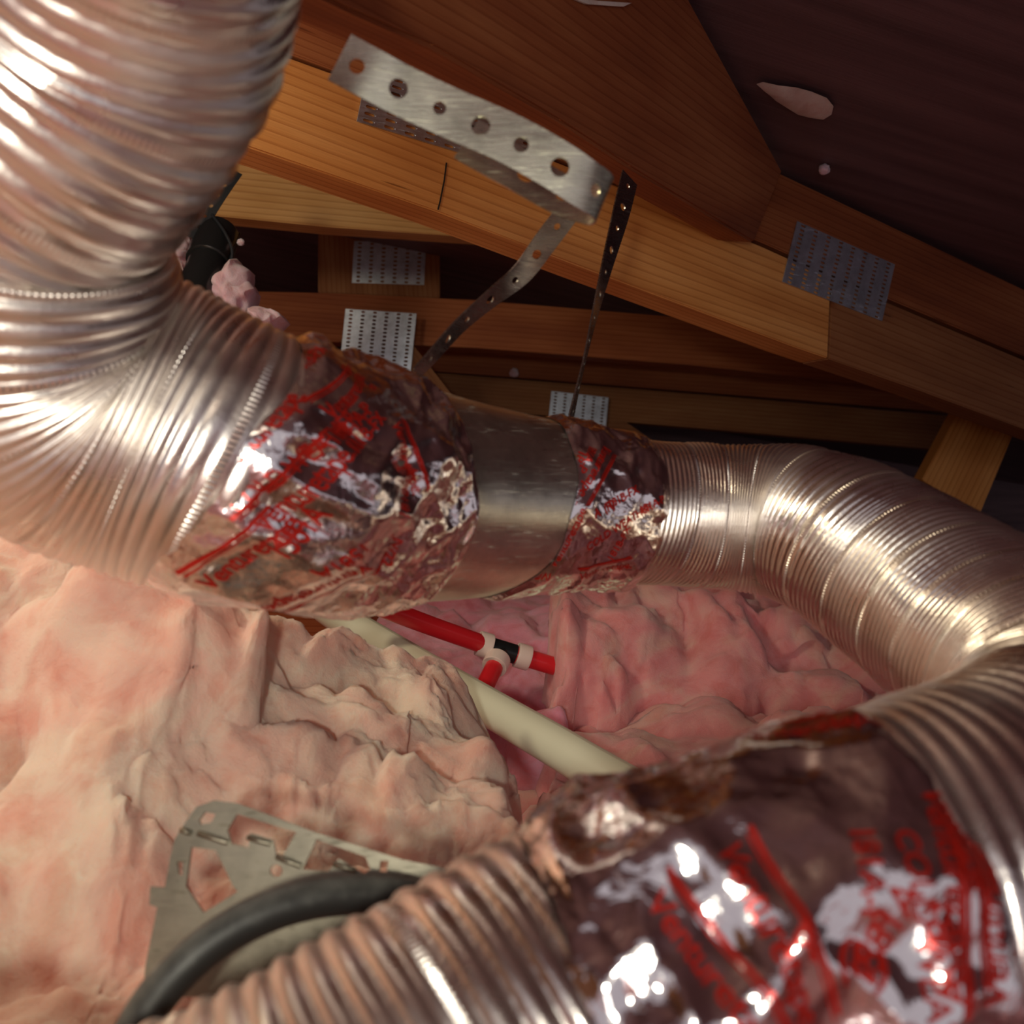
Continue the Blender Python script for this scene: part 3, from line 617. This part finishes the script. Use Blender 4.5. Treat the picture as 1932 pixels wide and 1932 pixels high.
zf4 = rbf([(660, 1135, 1.1), (850, 1120, 1.12), (1030, 1125, 1.12), (750, 1230, .95), (950, 1230, .98), (900, 1330, .86), (1000, 1380, .82), (700, 1300, .84), (-.3, 1.2, -.12), (.2, 1.3, -.1)])
polyM = [(-.16, .90), (-.14, 1.3), (.16, 1.3), (.10, .95), (.04, .76), (-.06, .74), (-.12, .80)]
batt('insulation_batt', zf4, polyM, M_rose, 'deep rose insulation under the red tubing tee', .003, .026, 9, 45, .10, .02)
zf0 = lambda x, y: -.235-.02*np.sin(x*3)+0*x
batt('insulation_batt', zf0, [(-1.5, -.9), (2.3, -.9), (2.3, 3.2), (-1.5, 3.2)], M_pink, 'low pink insulation layer spread over the attic floor behind everything', .016, .04, 8, 60, .12, .05)
# torn facing scraps beside the black pipe
def scrap(pts, d, cen, seed, label):
    rs = np.random.RandomState(seed); n = len(pts); ring = [P(x, y, d) for x, y in pts]; dense = []
    for i in range(n):
        a, b = ring[i], ring[(i+1) % n]
        for t in np.linspace(0, 1, 12, endpoint=False): dense.append(a*(1-t)+b*t)
    c = P(*cen, d); V = []; Kr = 16
    for r in range(Kr):
        f = 1-r/Kr
        for q in dense: v = c+(q-c)*f+np.array([0, -.030*math.sqrt(max(0, 1-f*f)), 0]); jt = vn(v[None]*90, seed)[0]; V.append(v+np.array([vn(v[None]*130, 3)[0]*.003, jt*.006, vn(v[None]*130, 8)[0]*.003]))
    V.append(c+np.array([0, -.030, 0])); m_ = len(dense); Fc = [[r*m_+i, r*m_+(i+1) % m_, (r+1)*m_+(i+1) % m_, (r+1)*m_+i] for r in range(Kr-1) for i in range(m_)]+[[(Kr-1)*m_+i, (Kr-1)*m_+(i+1) % m_, Kr*m_] for i in range(m_)]
    # back side
    k = len(V); V += [np.array(v)+np.array([0, .02, 0]) for v in V[:m_]]+[c+np.array([0, .03, 0])]
    Fc += [[i, k+i, k+(i+1) % m_, (i+1) % m_] for i in range(m_)]+[[k+(i+1) % m_, k+i, k+m_] for i in range(m_)]
    return tag(mk('insulation_scrap', V, Fc, M_lilac), label, 'insulation', None)
scrap([(398, 545), (430, 505), (444, 490), (462, 505), (470, 512), (472, 532), (486, 552), (478, 572), (476, 600), (440, 640), (380, 620), (370, 580)], .98, (425, 575), 1, 'torn lilac-pink insulation tuft beside the black pipe')
scrap([(474, 585), (500, 583), (520, 590), (536, 603), (532, 612), (500, 640), (470, 630)], .96, (500, 610), 2, 'small lilac insulation tuft on top of the left tape wrap')
scrap([(350, 455), (362, 445), (366, 462), (372, 490), (350, 520), (330, 500)], 1.02, (352, 485), 3, 'sliver of lilac insulation left of the black pipe')
_bn = TB.n*(1 if A_@TB.n < 0 else -1)
tag(mk('wood_splinter', [TB.on(*q)+_bn*o_ for o_ in (.0008, .003) for q in ((1060, -8), (1120, 2), (1184, 6), (1168, 13), (1100, 8))], [[0, 1, 2, 3, 4], [9, 8, 7, 6, 5], [0, 5, 6, 1], [1, 6, 7, 2], [2, 7, 8, 3], [3, 8, 9, 4], [4, 9, 5, 0]], M_patch, smooth=False), 'pale wood splinter on the overhead brace at the top edge', 'splinter')
def tuft(px, py, d, r, seed, label, m=None):
    rs = np.random.RandomState(seed); bm = bmesh.new(); bmesh.ops.create_icosphere(bm, subdivisions=3, radius=r)
    for v in bm.verts: v.co *= 1+.35*noise.noise(v.co*(2.2/r)+Vector((seed, 0, 0)))+rs.rand()*.12
    V = np.array([v.co[:] for v in bm.verts])+P(px, py, d); Fc = [[v.index for v in f.verts] for f in bm.faces]; bm.free()
    return tag(mk('insulation_tuft', V, Fc, m or M_lilac), label, 'insulation', None)
qd = DK.on(1555, 320); tuft(1555, 320, qd[1]-.004, .0050, 5, 'tiny pink tuft stuck to the dark roof boards')
tuft(970, 703, 1.95, .0085, 6, 'tiny white tuft caught on the farthest truss')
tuft(454, 457, 1.00, .0035, 7, 'tiny pink tuft beside the clamp of the black pipe')

# ---------------------------------------------------------------- water tubing
wp = tube('cream_pipe', [P(560, 1105, .93), P(640, 1165, .87), P(800, 1262, .78), P(950, 1350, .70), P(1050, 1408, .65), P(1140, 1462, .61), P(1260, 1530, .57)], .0140, M_white_pipe)
tag(wp, 'cream coloured plastic pipe lying diagonally through the insulation', 'pipe')
board_pl = Plane((0, .98, 0), (0, -1, -.25))
tag(board('floor_joist', board_pl, [(480, 1120), (640, 1120), (720, 1200), (700, 1300), (480, 1300)], .038, W_red, None, ((480, 1200), (640, 1200)), seed=3), 'reddish wooden joist end showing behind the cream pipe', 'joist')
te = empty('tubing_tee', P(938, 1228, .84), 'black tee with pale crimp rings joining the red tubes', 'pipe fitting')
a0, a1 = P(905, 1214, .838), P(990, 1240, .846); ct = (a0+a1)/2
ax = (a1-a0)/np.linalg.norm(a1-a0)
tube('tee_body', [ct-ax*.012, ct-ax*.004, ct+ax*.004, ct+ax*.012], .0085, M_black, te)
br = P(912, 1300, .80)-ct; br /= np.linalg.norm(br)
tube('branch', [ct, ct+br*.006, ct+br*.012], .0075, M_black, te)
for c0, dd in ((ct-ax*.0225, ax), (ct+ax*.013, ax), (ct+br*.011, br)):
    tube('crimp_ring', [c0, c0+dd*.001, c0+dd*.011, c0+dd*.012], [.0100, .0110, .0110, .0100], M_ring, te)
tag(tube('red_tube', [P(655, 1112, .76), P(700, 1137, .77), P(800, 1176, .80), ct-ax*.014], .0080, M_pex), 'long red water tube running left from the tee under the smooth pipe', 'tube', None)
tag(tube('red_tube', [ct+ax*.012, ct+ax*.025, ct+ax*.038, ct+ax*.060], .0080, M_pex), 'short red tube stub entering the pink insulation right of the tee', 'tube')
tag(tube('red_tube', [ct+br*.012, ct+br*.03, ct+br*.06, ct+br*.10], .0078, M_pex), 'short red tube hanging down from the tee', 'tube')

# ---------------------------------------------------------------- foreground bracket and hose
BR = Plane(P(500, 1620, .33), (-.10, -1, .35))
def bq(x, y): return (x, y)
out = [(345, 1560), (372, 1522), (405, 1510), (450, 1516), (600, 1572), (760, 1622), (850, 1640), (900, 1660), (880, 1720), (620, 1800), (420, 1880), (270, 1880), (276, 1820), (298, 1712), (283, 1706), (285, 1672), (312, 1674), (322, 1620), (330, 1585)]
hol = [[(388, 1532), (408, 1536), (400, 1552), (380, 1556), (376, 1548)], [(448, 1536), (560, 1570), (536, 1612), (524, 1622), (516, 1585), (474, 1572), (470, 1600), (438, 1592), (430, 1566)],
       [(598, 1584), (690, 1616), (700, 1640), (688, 1648), (672, 1640), (640, 1620), (620, 1644), (572, 1640)], [(362, 1598), (408, 1604), (440, 1670), (450, 1682), (385, 1722), (352, 1672)], [(336, 1626), (346, 1626), (346, 1650), (338, 1650)], [(718, 1624), (734, 1624), (730, 1646), (716, 1644)], circ(522, 1643, 12, 12)]
g0 = BR.on(500, 1620); gu = BR.on(600, 1620)-g0; gu /= np.linalg.norm(gu); gn = BR.n*(1 if g0@BR.n < 0 else -1); gv = np.cross(gn, gu)
if gv[2] < 0: gv = -gv
to2 = lambda q: ((BR.on(*q)-g0)@gu, (BR.on(*q)-g0)@gv)
V, Fc = sheet2d([to2(q) for q in out], [[to2(q) for q in h] for h in hol], .0012, None)
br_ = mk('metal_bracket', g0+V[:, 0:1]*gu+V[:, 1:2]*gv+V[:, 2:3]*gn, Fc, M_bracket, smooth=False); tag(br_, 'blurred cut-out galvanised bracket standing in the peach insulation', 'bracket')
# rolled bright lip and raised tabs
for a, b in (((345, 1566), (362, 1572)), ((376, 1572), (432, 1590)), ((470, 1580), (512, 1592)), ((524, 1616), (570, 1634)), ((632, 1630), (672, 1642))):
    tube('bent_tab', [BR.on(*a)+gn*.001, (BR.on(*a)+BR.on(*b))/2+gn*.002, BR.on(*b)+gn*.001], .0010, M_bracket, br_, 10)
hs = tube('black_hose', [P(200, 2080, .27), P(262, 1932, .275), P(340, 1830, .28), P(440, 1752, .287), P(560, 1703, .295), P(680, 1688, .303), P(790, 1700, .31), P(900, 1745, .315), P(980, 1830, .32)], .0060, M_hose, nseg=32)
tag(hs, 'blurred thick black rubber hose arching behind the bottom duct', 'hose')
for o in bpy.data.objects:
    if '_w' in o: del o['_w']
